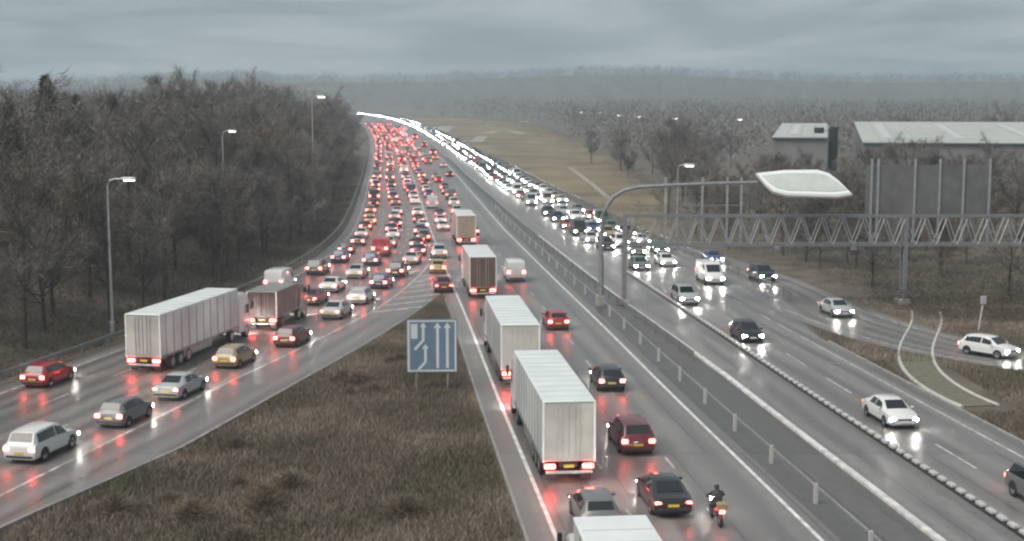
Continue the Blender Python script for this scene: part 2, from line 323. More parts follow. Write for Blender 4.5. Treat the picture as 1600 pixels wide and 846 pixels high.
# ------------------------------------------------------------------ lamps
def lamp(x, Y, top, label, arm=(1.6, 0), lit=True, hs=1.0, lean=0):
    z0 = float(terrain(np.array(x), np.array(Y))) - .05; rt = root('street_lamp', (x, Y, z0)); H = top - z0
    tag(rt, label, 'street lamp', 'street lamps along the motorway')
    MB().box((0, 0, .6), (.32, .3, 1.2), bev=.03).build('base', M_GALV, rt)
    MB().tube([(0, 0, 1.1), (0, 0, H*.5), (0, 0, H - .5)], [.13, .1, .07], 8).build('pole', M_GALV, rt, .6)
    ax, ay = arm; MB().tube([(0, 0, H - .55), (ax*.15, ay*.15, H - .12), (ax*.45, ay*.45, H), (ax, ay, H + .02)], .05, 6).build('arm', M_GALV, rt, .6)
    an = math.atan2(ay, ax); hd = MB().box((ax + .4*hs*math.cos(an), ay + .4*hs*math.sin(an), H + .04), (1.0*hs, .42*hs, .2*hs), rz=an, bev=.07*hs).build('lantern', M_LHEAD, rt)
    MB().box((ax + .45*hs*math.cos(an), ay + .45*hs*math.sin(an), H + .04 - .12*hs), (.7*hs, .32*hs, .06), rz=an, bev=.02).build('lamp_glass', M_LAMP if lit else M_LHEAD, hd)
    return rt
lamp(-31.9, 106, 12.5, 'tall street lamp at the wood edge beside the white lorry on the slip road', (1.3, -.2), hs=1.15)
lamp(-32.6, 152, 15.5, 'slim street lamp in front of the wood beyond the white lorry', (.8, -.3))
lamp(-31.6, 214, 19.9, 'lit street lamp standing highest against the wood near the far bend', (1.0, -.5), hs=1.5)
lamp(23.4, 190, 10.1, 'street lamp with bright lantern rising behind the sign gantry', (.9, -.4), hs=1.6)
for (px, d, zt, lb) in ((1145, 420, 14.7, 'distant street lamp rightmost of the row left of the pale shed roof'), (1045, 450, 14.8, 'distant street lamp second from the shed in the far row'),
                        (990, 520, 14.9, 'distant street lamp third from the shed in the far row'), (960, 600, 15.1, 'distant street lamp fourth from the shed in the far row'),
                        (932, 700, 15.8, 'smallest distant street lamp, last of the far row'), (902, 760, 15.9, 'faint distant street lamp at the end nearest the queue')):
    lamp((px - 800)/2100*d, d, zt, lb, (.9, -.3), hs=1.9)
# big pale lantern on a long curved arm from a median column
bl = root('overhead_lamp', (8.15, 122, 0)); tag(bl, 'big pale overhead lamp head on a long curved arm from the median column', 'overhead lamp')
MB().box((0, 0, .5), (.7, .7, 1.0), bev=.06).build('base', M_CONC, bl)
MB().tube([(0, 0, .9), (0, 0, 5), (.1, 0, 8.4)], [.26, .24, .2], 10).build('pole', M_DGALV, bl, .6)
MB().tube([(.1, 0, 8.3), (.45, 0, 9.2), (1.1, -.1, 10.1), (2.0, -.2, 10.65), (3.2, -.3, 10.95), (6, -.5, 11.12), (10, -.7, 11.3), (14.0, -.9, 11.4)], [.2, .2, .19, .18, .18, .17, .16, .16], 8).build('arm', M_DGALV, bl, .6)
OUT = [(13.9, 12.15), (16.5, 12.42), (19.5, 12.45), (20.5, 12.15), (21.3, 11.5), (22.35, 10.3), (20.9, 10.1), (16.4, 10.25), (15.3, 10.55), (14.6, 11.2)]
def tilted(pts, off): return [(x, -.9 + (z - 11.3)*.75 + off*-.8, z + off*.6) for x, z in pts]
def inset(pts, k): cx = sum(p[0] for p in pts)/len(pts); cz = sum(p[1] for p in pts)/len(pts); return [(cx + (x - cx)*(1 - k*.35), cz + (z - cz)*(1 - k)) for x, z in pts]
n = len(OUT); V = tilted(inset(OUT, .12), -.35) + tilted(OUT, -.2) + tilted(OUT, .1) + tilted(inset(OUT, .12), .22)
F = [(i*n + k, i*n + (k + 1) % n, (i + 1)*n + (k + 1) % n, (i + 1)*n + k)[::-1] for i in range(3) for k in range(n)] + [tuple(range(n - 1, -1, -1))[::-1], tuple(range(3*n, 4*n))[::-1]]
hd = MB().add(V, F).build('lantern', mat('white lamp shell', (.72, .75, .74), .35), bl, .5)
V = tilted(inset(OUT, .30), .2) + tilted(inset(OUT, .32), .27)
MB().add(V, [(k, (k + 1) % n, n + (k + 1) % n, n + k)[::-1] for k in range(n)] + [tuple(range(n, 2*n))[::-1]]).build('cover_panel', mat('pale grey green cover', (.43, .47, .45), .35, (.5, .54, .52), 1.2), hd)

# ------------------------------------------------------------------ sign gantry over the oncoming road
gt = root('sign_gantry', (10.3, 123.5, 0)); tag(gt, 'grey lattice gantry with a dark sign back spanning the oncoming carriageway', 'gantry')
Z0, Z1, GL = 5.55, 8.2, 41.0
for (yy) in (-.6, .6):
    for z in (Z0, Z1): MB().box((GL/2, yy, z), (GL, .2, .2)).build('chord', M_DGALV, gt)
    brc = MB(); k = 0; x = .2
    while x < GL - 1.6:
        MB().tube([(x, yy, Z0), (x + .95, yy, Z1)], .06, 4).build('brace', M_GALV, gt); MB().tube([(x + .95, yy, Z1), (x + 1.9, yy, Z0)], .06, 4).build('brace', M_GALV, gt); x += 1.9
for lx in (0.1, 25.9, 40.8):
    for yy in (-.6, .6): MB().box((lx, yy, Z1/2), (.3, .3, Z1)).build('leg', M_DGALV, gt)
    MB().box((lx, 0, .25), (1.0, 2.0, .5), bev=.05).build('plinth', M_CONC, gt)
M_SB = mat('sign back sheet', (.10, .102, .10), .5, (.145, .147, .143), .8)
for (a, b, zt) in ((1.0, 11.2, 11.0), (22.4, 34.0, 12.7)):
    pn = MB(); wdt = (b - a)/5
    if a < 5:
        for z in (Z1 + .9, zt): MB().box(((a + b)/2, .8, z), (b - a, .08, .12)).build('sign_rail', M_DGALV, gt)
    for k in range(5 if a > 5 else 0): MB().box((a + wdt*(k + .5), .82, (Z1 + zt)/2 + .12), (wdt - .02, .06, zt - Z1)).build('sign_panel', M_SB, gt)
    for x in ((3.9, 7.3, 9.6, 10.9) if a < 5 else (22.9, 23.5, 26.9, 29.2, 31.4, 33.8)): MB().box((x, .7, (Z0 + zt)/2 + .4), (.2, .16, zt - Z0 + .6)).build('sign_post', M_GALV, gt)
for x in (4.5, 14, 21): MB().box((x, -1.0, Z0 - .3), (.5, .4, .35), bev=.05).build('signal_box', M_DGALV, gt)
MB().box((GL/2, 0, Z0 + .14), (GL - .6, .7, .05)).build('walkway', M_DGALV, gt)

# ------------------------------------------------------------------ blue lane sign on the gore
sg = root('lane_sign', (-5.1, 84.4, -.05), R(3)); tag(sg, 'blue square lane sign with white arrows standing on the grass between the roads', 'road sign')
M_BLUE = mat('sign blue', (.10, .155, .225), .4, (.13, .185, .255), 1.2); M_SW = mat('sign white', (.52, .55, .57), .45)
MB().box((0, 0, 3.05), (3.2, .05, 3.45), bev=.02).build('panel', M_BLUE, sg)
def sgn(x, z, wx, wz, rot=0, nm='white_stripe'):
    b = MB().box((0, 0, 0), (wx, .014, wz)).build(nm, M_SW, sg); b.location = (x, -.034, 3.05 + z); b.rotation_euler = (0, rot, 0)
for (x, z, a, b) in ((-1.48, 0, .14, 3.3), (1.5, 0, .1, 3.3), (0, 1.6, 2.82, .1), (0, -1.6, 2.82, .1)): sgn(x, z, a, b, 0, 'border')
for x in (.36, .98): 
    sgn(x, -.08, .17, 2.7); MB().add([(x - .24, -.042, 4.2), (x + .24, -.042, 4.2), (x, -.042, 4.56)], [(0, 1, 2)]).build('arrowhead', M_SW, sg)
for (dx, dz) in ((0, 0), (.34, -1.55)):
    sgn(-.55 + dx*.4, .78 + dz*.9, .17, .9); sgn(-.83 + dx*.4, .06 + dz*.9, .17, .8, R(42))
    x = -.55 + dx*.4; z = 3.05 + 1.22 + dz*.9; MB().add([(x - .22, -.042, z), (x + .22, -.042, z), (x, -.042, z + .3)], [(0, 1, 2)]).build('arrowhead', M_SW, sg)
sgn(-1.12, .95, .42, .95, 0, 'lane_number_patch')
for x in (-1.0, 1.0): MB().tube([(x, .09, 0), (x, .09, 4.6)], .07, 8).build('post', M_DGALV, sg, .6)

# ------------------------------------------------------------------ vehicles
KIND = {  # stations: y, bottom, half width, belt, top, half width of top
 'hatchback': dict(st=[(-2.02, .36, .74, .72, .78, .62), (-1.96, .24, .84, .84, .93, .68), (-1.84, .2, .87, .92, 1.04, .68), (-1.52, .19, .88, .95, 1.40, .60), (-1.1, .19, .88, .95, 1.47, .61), (-.1, .19, .88, .94, 1.49, .62), (.42, .19, .88, .93, 1.43, .60), (1.12, .19, .87, .91, .97, .72), (1.66, .2, .86, .80, .86, .66), (1.93, .24, .80, .66, .72, .60), (2.02, .36, .70, .55, .60, .52)], roof=(3, 6), rw=(2, 3), ws=(6, 7), ax=1.25, wr=.31),
 'saloon': dict(st=[(-2.28, .36, .74, .74, .80, .60), (-2.2, .24, .84, .86, .93, .68), (-1.9, .2, .88, .90, .99, .70), (-1.62, .19, .89, .93, 1.02, .70), (-.95, .19, .89, .94, 1.40, .60), (-.1, .19, .89, .94, 1.43, .62), (.42, .19, .89, .93, 1.38, .60), (1.18, .19, .88, .90, .96, .72), (1.85, .2, .87, .80, .86, .66), (2.16, .24, .80, .66, .72, .60), (2.28, .36, .70, .55, .60, .52)], roof=(4, 6), rw=(3, 4), ws=(6, 7), ax=1.38, wr=.32),
 'estate': dict(st=[(-2.3, .36, .78, .76, .82, .66), (-2.24, .26, .88, .90, 1.0, .72), (-2.14, .24, .90, 1.0, 1.12, .74), (-1.86, .24, .91, 1.02, 1.60, .66), (-1.3, .24, .91, 1.02, 1.68, .66), (-.1, .24, .91, 1.02, 1.69, .67), (.45, .24, .91, 1.01, 1.62, .66), (1.08, .24, .91, .99, 1.06, .76), (1.86, .25, .89, .90, .97, .70), (2.16, .28, .84, .74, .80, .66), (2.26, .38, .74, .6, .66, .56)], roof=(3, 6), rw=(2, 3), ws=(6, 7), ax=1.36, wr=.36),
 'van': dict(st=[(-2.62, .4, .90, 1.0, 1.9, .86), (-2.56, .3, .96, 1.15, 2.12, .88), (-2.4, .28, .97, 1.15, 2.2, .88), (-1.2, .28, .97, 1.15, 2.22, .88), (.3, .28, .97, 1.15, 2.22, .88), (.9, .28, .97, 1.14, 2.16, .86), (1.08, .28, .97, 1.14, 2.06, .84), (1.82, .28, .96, 1.12, 1.24, .80), (2.3, .3, .93, .95, 1.04, .74), (2.52, .32, .88, .8, .88, .66), (2.6, .42, .8, .66, .72, .6)], roof=(4, 6), rw=(0, 0), ws=(6, 7), ax=1.6, wr=.34),
}
def ring(s):
    y, zb, wv_, bl_, tp, wt = s
    h_ = [(0, zb), (wv_*.84, zb), (wv_*.985, zb + .11), (wv_, (zb + bl_)*.5), (wv_*.985, bl_), (wt, tp - .05), (wt*.84, tp), (0, tp + .012)]
    return [(x, y, z) for x, z in h_] + [(-x, y, z) for x, z in h_[-2:0:-1]]
WH = {}
def car_parts(kind):
    K = KIND[kind]; st = K['st']; rg = [ring(s) for s in st]; n = len(rg[0]); P = []
    b = MB().add([p for r in rg for p in r], [(i*n + k, (i + 1)*n + k, (i + 1)*n + (k + 1) % n, i*n + (k + 1) % n) for i in range(len(rg) - 1) for k in range(n)][::1] + [tuple(range(n)), tuple(range(len(rg)*n - 1, (len(rg) - 1)*n - 1, -1))])
    P.append(('body', b, 'PAINT', .55))
    lerp = lambda a, b_, t: tuple(a[i] + (b_[i] - a[i])*t for i in range(3))
    def panel(quad, t=.05, off=.014):
        a, b_, c_, d_ = quad; nrm = (Vector(b_) - Vector(a)).cross(Vector(d_) - Vector(a)).normalized()
        o = [Vector(p) + nrm*off for p in quad]; i_ = [Vector(p) - nrm*.02 for p in quad]
        return MB().add(o + i_, [(0, 1, 2, 3), (0, 4, 5, 1), (1, 5, 6, 2), (2, 6, 7, 3), (3, 7, 4, 0)])
    def screen(i, j, nm, t0=.08, t1=.94):
        A, B = st[i], st[j]
        q = []
        for (t, sgn_) in ((t0, -1), (t0, 1), (t1, 1), (t1, -1)):
            y = A[0] + (B[0] - A[0])*t; z = A[4] + (B[4] - A[4])*t + .006; wt = (A[5] + (B[5] - A[5])*t)*.86
            q.append((sgn_*wt, y, z))
        if nm == 'windscreen': q = q[::-1]
        mb = panel(q)
        if (Vector(q[1]) - Vector(q[0])).cross(Vector(q[3]) - Vector(q[0])).z < 0: mb = panel(q[::-1])
        P.append((nm, mb, M_GLASS, None))
    screen(*K['ws'], 'windscreen')
    if K['rw'][1]: screen(*K['rw'], 'rear_window')
    r0, r1 = K['roof']; y0, y1 = st[r0][0], st[r1][0]
    if kind == 'van': segs = [(y0 + .35, y1)]
    else:
        mid = -.12; segs = [(y0 + .02, mid - .05), (mid + .05, y1 + .12)]
    ev = lambda y, c_: float(np.interp(y, [s[0] for s in st], [s[c_] for s in st]))
    for sx in (1, -1):
        for (a, b_) in segs:
            q = []
            for (y, t) in ((a, .1), (b_ + (.3 if b_ > 0 else 0), .1), (b_, .88), (a + (.12 if a < -.5 else 0), .88)):
                w0, zb_ = ev(y, 2)*.985, ev(y, 3); w1, zt = ev(y, 5), ev(y, 4) - .05
                q.append((sx*(w0 + (w1 - w0)*t), y, zb_ + (zt - zb_)*t))
            mb = panel(q if sx > 0 else q[::-1]); P.append(('side_window', mb, M_GLASS, None))
        yb = st[1][0]; yf = st[-2][0]; wv_ = st[1][2]; zt = st[1][3]
        hl = .34 if kind in ('hatchback', 'estate') else (.5 if kind == 'van' else .2)
        P.append(('tail_light', MB().box((sx*(wv_ - .17), yb + .02, zt - .12 + (hl - .2)*.2), (.3, .2, hl*.62), bev=.03), M_TAIL, None))
        P.append(('headlight', MB().box((sx*(st[-2][2] - .16), yf - .02, st[-2][3] - .1), (.34, .2, .2), bev=.04), M_HEAD, None))
        P.append(('sill', MB().box((sx*(.868 if kind != 'van' else .955), 0, .27), (.06, K['ax']*2 - .75, .12), bev=.02), M_BLACK, None))
        for ay in (-1, 1):
            xo = float(np.interp(ay*K['ax'], [q[0] for q in st], [q[2] for q in st])) + .004; rr_ = K['wr']*1.17; A_ = [(sx*xo, ay*K['ax'] + rr_*math.cos(math.pi*t/10), K['wr'] + rr_*math.sin(math.pi*t/10)) for t in range(11)]; B_ = [(sx*(xo - .12), p[1], p[2]) for p in A_]
            P.append(('wheel_arch', MB().add(A_ + B_, [tuple(range(11)) if sx > 0 else tuple(range(10, -1, -1))] + [(t, t + 1, t + 12, t + 11) for t in range(10)]), M_BLACK, None))
        P.append(('mirror', MB().box((sx*(.99 if kind != 'van' else 1.1), st[r1][0] + .42, st[r1][3] + .06), (.2, .1, .13), bev=.03), 'PAINT', None))
    P.append(('number_plate', MB().box((0, st[0][0] - .012, .62), (.5, .03, .12)), M_PLATE_Y, None))
    P.append(('front_plate', MB().box((0, st[-1][0] + .012, .46), (.5, .03, .12)), M_PLATE_W, None))
    P.append(('bumper', MB().box((0, st[0][0] + .04, .42), (1.5, .16, .14), bev=.04), M_BLACK, None))
    P.append(('grille', MB().box((0, st[-1][0] - .03, .58), (.8, .09, .1), bev=.02), M_BLACK, None))
    return P, K
def wheel_mb(r, wd=.2):
    mb = MB(); n = 16
    for (x, rr, mi) in ((0, 0, 0),):
        V = []; F = []; M_ = []
        rs = [(-wd/2, r*.62), (-wd/2, r*.94), (-wd/2 + .03, r), (wd/2 - .03, r), (wd/2, r*.94), (wd/2, r*.62)]
        for (xx, q) in rs:
            for k in range(n): V.append((xx, q*math.cos(2*math.pi*k/n), q*math.sin(2*math.pi*k/n)))
        for i in range(5):
            for k in range(n): F.append((i*n + k, i*n + (k + 1) % n, (i + 1)*n + (k + 1) % n, (i + 1)*n + k))
        mb.add(V, F)
    rim = MB()
    V = []; F = []
    for (xx, q) in ((-wd/2 + .01, r*.64), (-wd/2 + .03, r*.2), (wd/2 - .03, r*.2), (wd/2 - .01, r*.64)):
        for k in range(n): V.append((xx, q*math.cos(2*math.pi*k/n), q*math.sin(2*math.pi*k/n)))
    F = [(0*n + k, 1*n + k, 1*n + (k + 1) % n, (k + 1) % n) for k in range(n)] + [(2*n + k, 3*n + k, 3*n + (k + 1) % n, 2*n + (k + 1) % n) for k in range(n)] + [tuple(range(n, 2*n)), tuple(range(3*n - 1, 2*n - 1, -1))]
    rim.add(V, F); return mb, rim
PROTO = {}; FARME = {}
for kd in KIND:
    P, K = car_parts(kd); meshes = []
    for (nm, mb, m, sm) in P: meshes.append((nm, mb.mesh(kd + '_' + nm, PM['silver'] if m == 'PAINT' else m, sm), m == 'PAINT', None))
    ty, rm = wheel_mb(K['wr'])
    tm, rmm = ty.mesh('tyre', M_TYRE, .6), rm.mesh('rim', M_RIM, .5)
    PROTO[kd] = (meshes, tm, rmm, K)
    fm = MB()
    for (nm, mb, m, sm) in P:
        if nm in ('mirror', 'sill', 'wheel_arch', 'number_plate', 'front_plate', 'bumper', 'grille'): continue
        fm.add(mb.v, mb.f, 0 if m == 'PAINT' else 1 if m is M_GLASS else 2 if m is M_HEAD else 3)
    for sx in (-1, 1):
        for ay in (-1, 1): fm.add([(x + sx*.78, y_ + ay*K['ax'], z + K['wr']) for x, y_, z in ty.v], ty.f, 4)
    FARME[kd] = fm.mesh(kd, [PM['silver'], M_GLASS, M_HEAD, M_TAIL, M_TYRE], .5)
def setpaint(o, colr):
    o.material_slots[0].link = 'OBJECT'; o.material_slots[0].material = PM[colr]
def near_car(kind, colr, x, y, rz, label, group, z=None):
    meshes, tm, rmm, K = PROTO[kind]
    rt = root('van' if kind == 'van' else 'car', (x, y, float(g(y)) + .006 if z is None else z), rz); tag(rt, label, 'van' if kind == 'van' else 'car', group)
    for (nm, me, pt, _) in meshes:
        o = ob('number_plate' if nm == 'front_plate' else nm, me, rt)
        if pt: setpaint(o, colr)
    for sx in (-1, 1):
        for ay in (-1, 1):
            wo = ob('wheel', tm, rt, (sx*(KIND[kind]['st'][5][2] - .085), ay*K['ax'], K['wr'])); ob('rim', rmm, wo)
    return rt
def far_car(kind, colr, x, y, rz, label, group):
    o = ob('van' if kind == 'van' else 'car', FARME[kind], None, (x, y, float(g(y)) + .006), rz); setpaint(o, colr)
    for i, m, pr in ((3, M_TAILDIM, .5), (2, M_HEADDIM, .35)):
        if random.random() < pr: o.material_slots[i].link = 'OBJECT'; o.material_slots[i].material = m
    tag(o, label, 'van' if kind == 'van' else 'car', group); return o
def lorry(x, y, rz, label, box=(.62, .64, .64), L=13.6, Hh=4.05, rear=None, cabcol='white', rigid=False, name='lorry'):
    """origin: rear end on the road, facing +Y"""
    rt = root(name, (x, y, float(g(y)) + .006), rz); tag(rt, label, 'lorry', 'lorries in the queue')
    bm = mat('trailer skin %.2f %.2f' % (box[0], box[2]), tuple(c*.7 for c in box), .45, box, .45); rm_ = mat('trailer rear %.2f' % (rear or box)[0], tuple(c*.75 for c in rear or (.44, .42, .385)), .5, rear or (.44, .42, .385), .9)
    W = 2.55; zb = 1.05
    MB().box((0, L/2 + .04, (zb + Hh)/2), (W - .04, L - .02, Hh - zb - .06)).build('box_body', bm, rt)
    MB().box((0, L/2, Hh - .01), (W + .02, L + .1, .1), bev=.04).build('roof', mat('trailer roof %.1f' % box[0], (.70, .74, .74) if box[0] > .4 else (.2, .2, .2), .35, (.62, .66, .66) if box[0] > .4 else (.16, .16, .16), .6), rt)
    for sx in (-1, 1):
        d = MB().box((sx*.61, .0, (zb + Hh)/2), (1.18, .06, Hh - zb - .2), bev=.012).build('rear_door', rm_, rt)
        for dx in (.2, .44): MB().tube([(sx*(.1 + dx), -.055, zb + .12), (sx*(.1 + dx), -.055, Hh - .16)], .022, 6).build('lock_bar', M_GALV, d)
        MB().box((sx*1.245, .0, (zb + Hh)/2), (.1, .12, Hh - zb), bev=.02).build('corner_post', mat('pale post', (.68, .69, .68), .4), rt)
        MB().box((sx*1.29, L/2, zb + .06), (.05, L - .3, .14)).build('side_rail', M_DGALV, rt)
        MB().box((sx*1.2, L*.45, .72), (.05, L*.36, .5)).build('side_guard', M_DGALV, rt)
        MB().box((sx*.93, -.02, .86), (.52, .1, .22), bev=.03).build('tail_light', M_TAIL, rt)
        MB().box((sx*.85, .35, .42), (.5, .03, .6)).build('mudflap', M_BLACK, rt)
    sm_ = MB().box((0, 0, 0), (.02, .06, Hh - zb - .25)).mesh('strap', M_DGALV); rb_ = MB().box((0, 0, 0), (W - .2, .05, .025)).mesh('roof_rib', mat('roof rib', (.5, .53, .53), .4))
    yy = .9
    while yy < L - .3:
        for sx in (-1, 1): ob('strap', sm_, rt, (sx*1.268, yy, (zb + Hh)/2))
        ob('roof_rib', rb_, rt, (0, yy, Hh + .05)); yy += 1.25
    MB().box((0, .02, .55), (2.3, .12, .14), bev=.02).build('underrun_bar', M_GALV, rt)
    MB().box((0, -.02, .86), (.52, .04, .14)).build('number_plate', M_PLATE_Y, rt)
    MB().box((0, L/2, .9), (.9, L - .4, .24)).build('chassis', M_BLACK, rt)
    ty, rim = wheel_mb(.5, .34); tm, rmm = ty.mesh('tyre', M_TYRE, .6), rim.mesh('rim', M_RIM, .5)
    yc = L + .75
    ax = [1.6, 5.9, yc + 1.0] if rigid else [1.9, 3.2, 4.5, L - 1.2, yc + 1.0]
    for a in ax:
        for sx in (-1, 1): wo = ob('wheel', tm, rt, (sx*1.08, a, .5)); ob('rim', rmm, wo)
    cz = 3.1 if rigid else 3.65
    cab = MB(); st = [(yc - .35, .6, 1.2, cz - .25), (yc - .25, .55, 1.24, cz - .05), (yc + .5, .5, 1.25, cz), (yc + 1.3, .5, 1.25, cz - .25), (yc + 1.75, .45, 1.23, 2.3), (yc + 1.95, .42, 1.18, 1.7), (yc + 1.95, .42, 1.15, 1.2)]
    V = []; 
    for (yy, zb_, ww, zt) in st: V += [(-ww, yy, zb_), (ww, yy, zb_), (ww, yy, zt - .15), (ww - .12, yy, zt), (-ww + .12, yy, zt), (-ww, yy, zt - .15)]
    F = [(i*6 + (k + 1) % 6, (i + 1)*6 + (k + 1) % 6, (i + 1)*6 + k, i*6 + k)[::-1] for i in range(len(st) - 1) for k in range(6)] + [(5, 4, 3, 2, 1, 0)[::-1], tuple(range(36, 42))[::-1][::-1]]
    cb = cab.add(V, F).build('cab', PM[cabcol], rt, .5)
    a, b = st[3], st[4]
    MB().add([(-1.05, a[0] + .08, a[3] - .1), (1.05, a[0] + .08, a[3] - .1), (1.08, b[0] + .05, b[3] - .02), (-1.08, b[0] + .05, b[3] - .02)], [(0, 1, 2, 3)]).build('windscreen', M_GLASS, cb)
    for sx in (-1, 1):
        MB().box((sx*1.255, yc + 1.05, 2.25), (.03, .8, .7)).build('side_window', M_GLASS, cb)
        MB().box((sx*1.42, yc + 1.75, 2.45), (.18, .12, .6), bev=.03).build('mirror', M_BLACK, cb)
        MB().box((sx*.9, yc + 1.98, .75), (.42, .1, .22), bev=.03).build('headlight', M_HEAD, cb)
    MB().box((0, L + .3, .85), (.9, 1.6, .3)).build('cab_chassis', M_BLACK, rt)
    return rt
hX = lambda y: head(XR, y); hS = lambda y: head(SL, y)
lorry(2.75, 63.3, hX(70), 'white articulated lorry, larger of the two beside the central grass, red lights low behind')
lorry(.55, 86.2, hX(95), 'white articulated lorry just ahead of the largest lorry, its pale roof showing', box=(.52, .54, .54))
lorry(-2.75, 126.5, hX(135), 'pale lorry with brown rear doors, third in the lorry line', box=(.5, .5, .46), rear=(.12, .07, .055), L=11)
lorry(-6.0, 176, hX(182), 'beige lorry at the far end of the lorry line', box=(.42, .34, .27), rear=(.36, .27, .2), L=10)
lorry(4.4, 33.7, hX(40), 'white lorry of which only the pale roof shows at the picture bottom', box=(.6, .63, .63), L=11.2, Hh=4.05, rigid=True)
lorry(-25.2, 90.6, hS(98), 'white articulated lorry on the slip road beside the wood', L=13.6)
lorry(-20.4, 108.4, hS(113), 'grey box lorry with dark red rear on the slip road', box=(.15, .145, .14), rear=(.07, .03, .025), L=5.6, Hh=3.2, rigid=True, cabcol='grey')
G1, G2, G3 = 'cars queueing away on the main road', 'cars queueing up the slip road', 'oncoming cars with headlights on'
nm_cars = [
 ('hatchback', 'grey', 3.6, 57.2, hX, 'grey hatchback close behind the largest white lorry', G1), ('saloon', 'black', 6.9, 59.8, hX, 'dark saloon at the bottom edge right of the cropped lorry roof', G1),
 ('estate', 'maroon', 6.35, 70.6, hX, 'maroon estate car with red lights beside the rear of the largest lorry', G1), ('hatchback', 'black', 6.2, 86.2, hX, 'dark hatchback alongside the front of the largest lorry', G1),
 ('hatchback', 'red', 3.6, 110.2, hX, 'red hatchback right of the second lorry', G1), ('van', 'white', .2, 141.5, hX, 'white van right of the brown-doored lorry', G1),
 ('saloon', 'maroon', -6.9, 133, hX, 'maroon saloon on the gore left of the brown-doored lorry', G1), ('hatchback', 'gold', -8.3, 148, hX, 'gold hatchback on the gore ahead of the maroon saloon', G1), ('estate', 'silver', -9.0, 163.5, hX, 'silver estate on the gore ahead of the gold hatchback', G1),
 ('hatchback', 'red', -30.6, 87.3, hS, 'red hatchback in the outer slip lane next to the barrier, leftmost in its lane', G2), ('estate', 'white', -24.6, 68.9, hS, 'white estate car cut by the picture edge on the slip road', G2),
 ('hatchback', 'grey', -22.4, 76.3, hS, 'dark grey hatchback behind the silver saloon on the slip road', G2), ('saloon', 'silver', -21.0, 83.8, hS, 'silver saloon on the slip road level with the white lorry rear', G2),
 ('hatchback', 'gold', -19.6, 93.8, hS, 'gold hatchback beside the white slip road lorry', G2), ('hatchback', 'maroon', -16.9, 102.2, hS, 'maroon hatchback behind the dark grey box lorry on the slip road', G2),
 ('van', 'white', -23.2, 133.5, hS, 'white van in the outer slip lane ahead of the box lorry', G2),
 ('saloon', 'white', 21.9, 76.4, lambda y: hX(y) + math.pi, 'white saloon with blazing headlights beside the lane divider, nearest whole oncoming car', G3), ('hatchback', 'black', 18.4, 104.2, lambda y: hX(y) + math.pi, 'dark hatchback with headlights on just past the gantry', G3),
 ('estate', 'silver', 16.1, 124.3, lambda y: hX(y) + math.pi, 'silver estate with headlights on almost under the gantry beside the divider', G3), ('van', 'white', 20.6, 139, lambda y: hX(y) + math.pi, 'white van coming out from under the gantry', G3),
 ('hatchback', 'grey', 14.3, 150.5, lambda y: hX(y) + math.pi, 'grey hatchback leading the oncoming queue by the divider', G3), ('saloon', 'white', 17.7, 154.5, lambda y: hX(y) + math.pi, 'white saloon leading the middle oncoming lane', G3),
 ('saloon', 'blue', 23.6, 157.5, lambda y: hX(y) + math.pi, 'blue saloon leading the outer oncoming lane behind the white van', G3),
 ('estate', 'black', 26.4, 141, lambda y: head(RSX, y) + math.pi, 'dark estate taking the exit road under the gantry', G3), ('saloon', 'silver', 28.5, 117, lambda y: hX(y)*1.2 + math.pi, 'silver saloon on the exit road short of the curved track', G3),
 ('hatchback', 'white', 35.0, 97.3, lambda y: R(38) + math.pi, 'white hatchback on the exit road at the right of the curved track', G3), ('estate', 'grey', 24.4, 59.8, lambda y: hX(y) + math.pi, 'grey estate with headlights at the right picture edge', G3)]
for (k, c, x, y, h_, lb, gp) in nm_cars: near_car(k, c, x, y, h_(y), lb, gp)
cols = ['white', 'silver', 'grey', 'black', 'red', 'blue', 'dark blue', 'pale grey', 'maroon', 'gold', 'green', 'silver', 'black', 'grey', 'white']; kinds = ['hatchback', 'saloon', 'estate', 'hatchback', 'saloon', 'van', 'estate']
# the slip road queue: three lanes, then all lanes together
def fill(fx, a, b, gap, hd, fn, lb, gp, jit=.35, skip=0.):
    y = a
    k = 0
    while y < b:
        kd = random.choice(kinds); c = random.choice(cols)
        if random.random() >= skip:
            lab = lb(k, kd, c) if callable(lb) else lb
            fn(kd, c, float(fx(y)) + random.uniform(-jit, jit), y, hd(y), lab, gp); k += 1
        y += gap(y)*random.uniform(.88, 1.25)
ords = ['first', 'second', 'third', 'fourth', 'fifth', 'sixth', 'seventh', 'eighth', 'ninth', 'tenth', 'eleventh', 'twelfth']
lanes = ['outer', 'middle', 'inner']
for ln in range(3):
    fx = lambda Y, ln=ln: SL(Y) + 1.3 + (SW(Y) - 1.3)*(ln + .5)/3
    fill(fx, (147, 124, 116)[ln], 232, lambda y: 9.5, hS, near_car, lambda k, kd, c, ln=ln: '%s %s, %s of the cars bunched in the %s slip lane' % (c, {'van': 'van', 'estate': 'estate car'}.get(kd, kd), ords[min(k, 11)], lanes[ln]), G2)
    fill(fx, 243 + ln*3, 760, lambda y: 11 + max(0, y - 420)*.03, hS, far_car, lambda k, kd, c, ln=ln: 'small distant %s %s with red lights in the %s merging lane' % (c, kd, lanes[ln]), 'distant queue heading away')
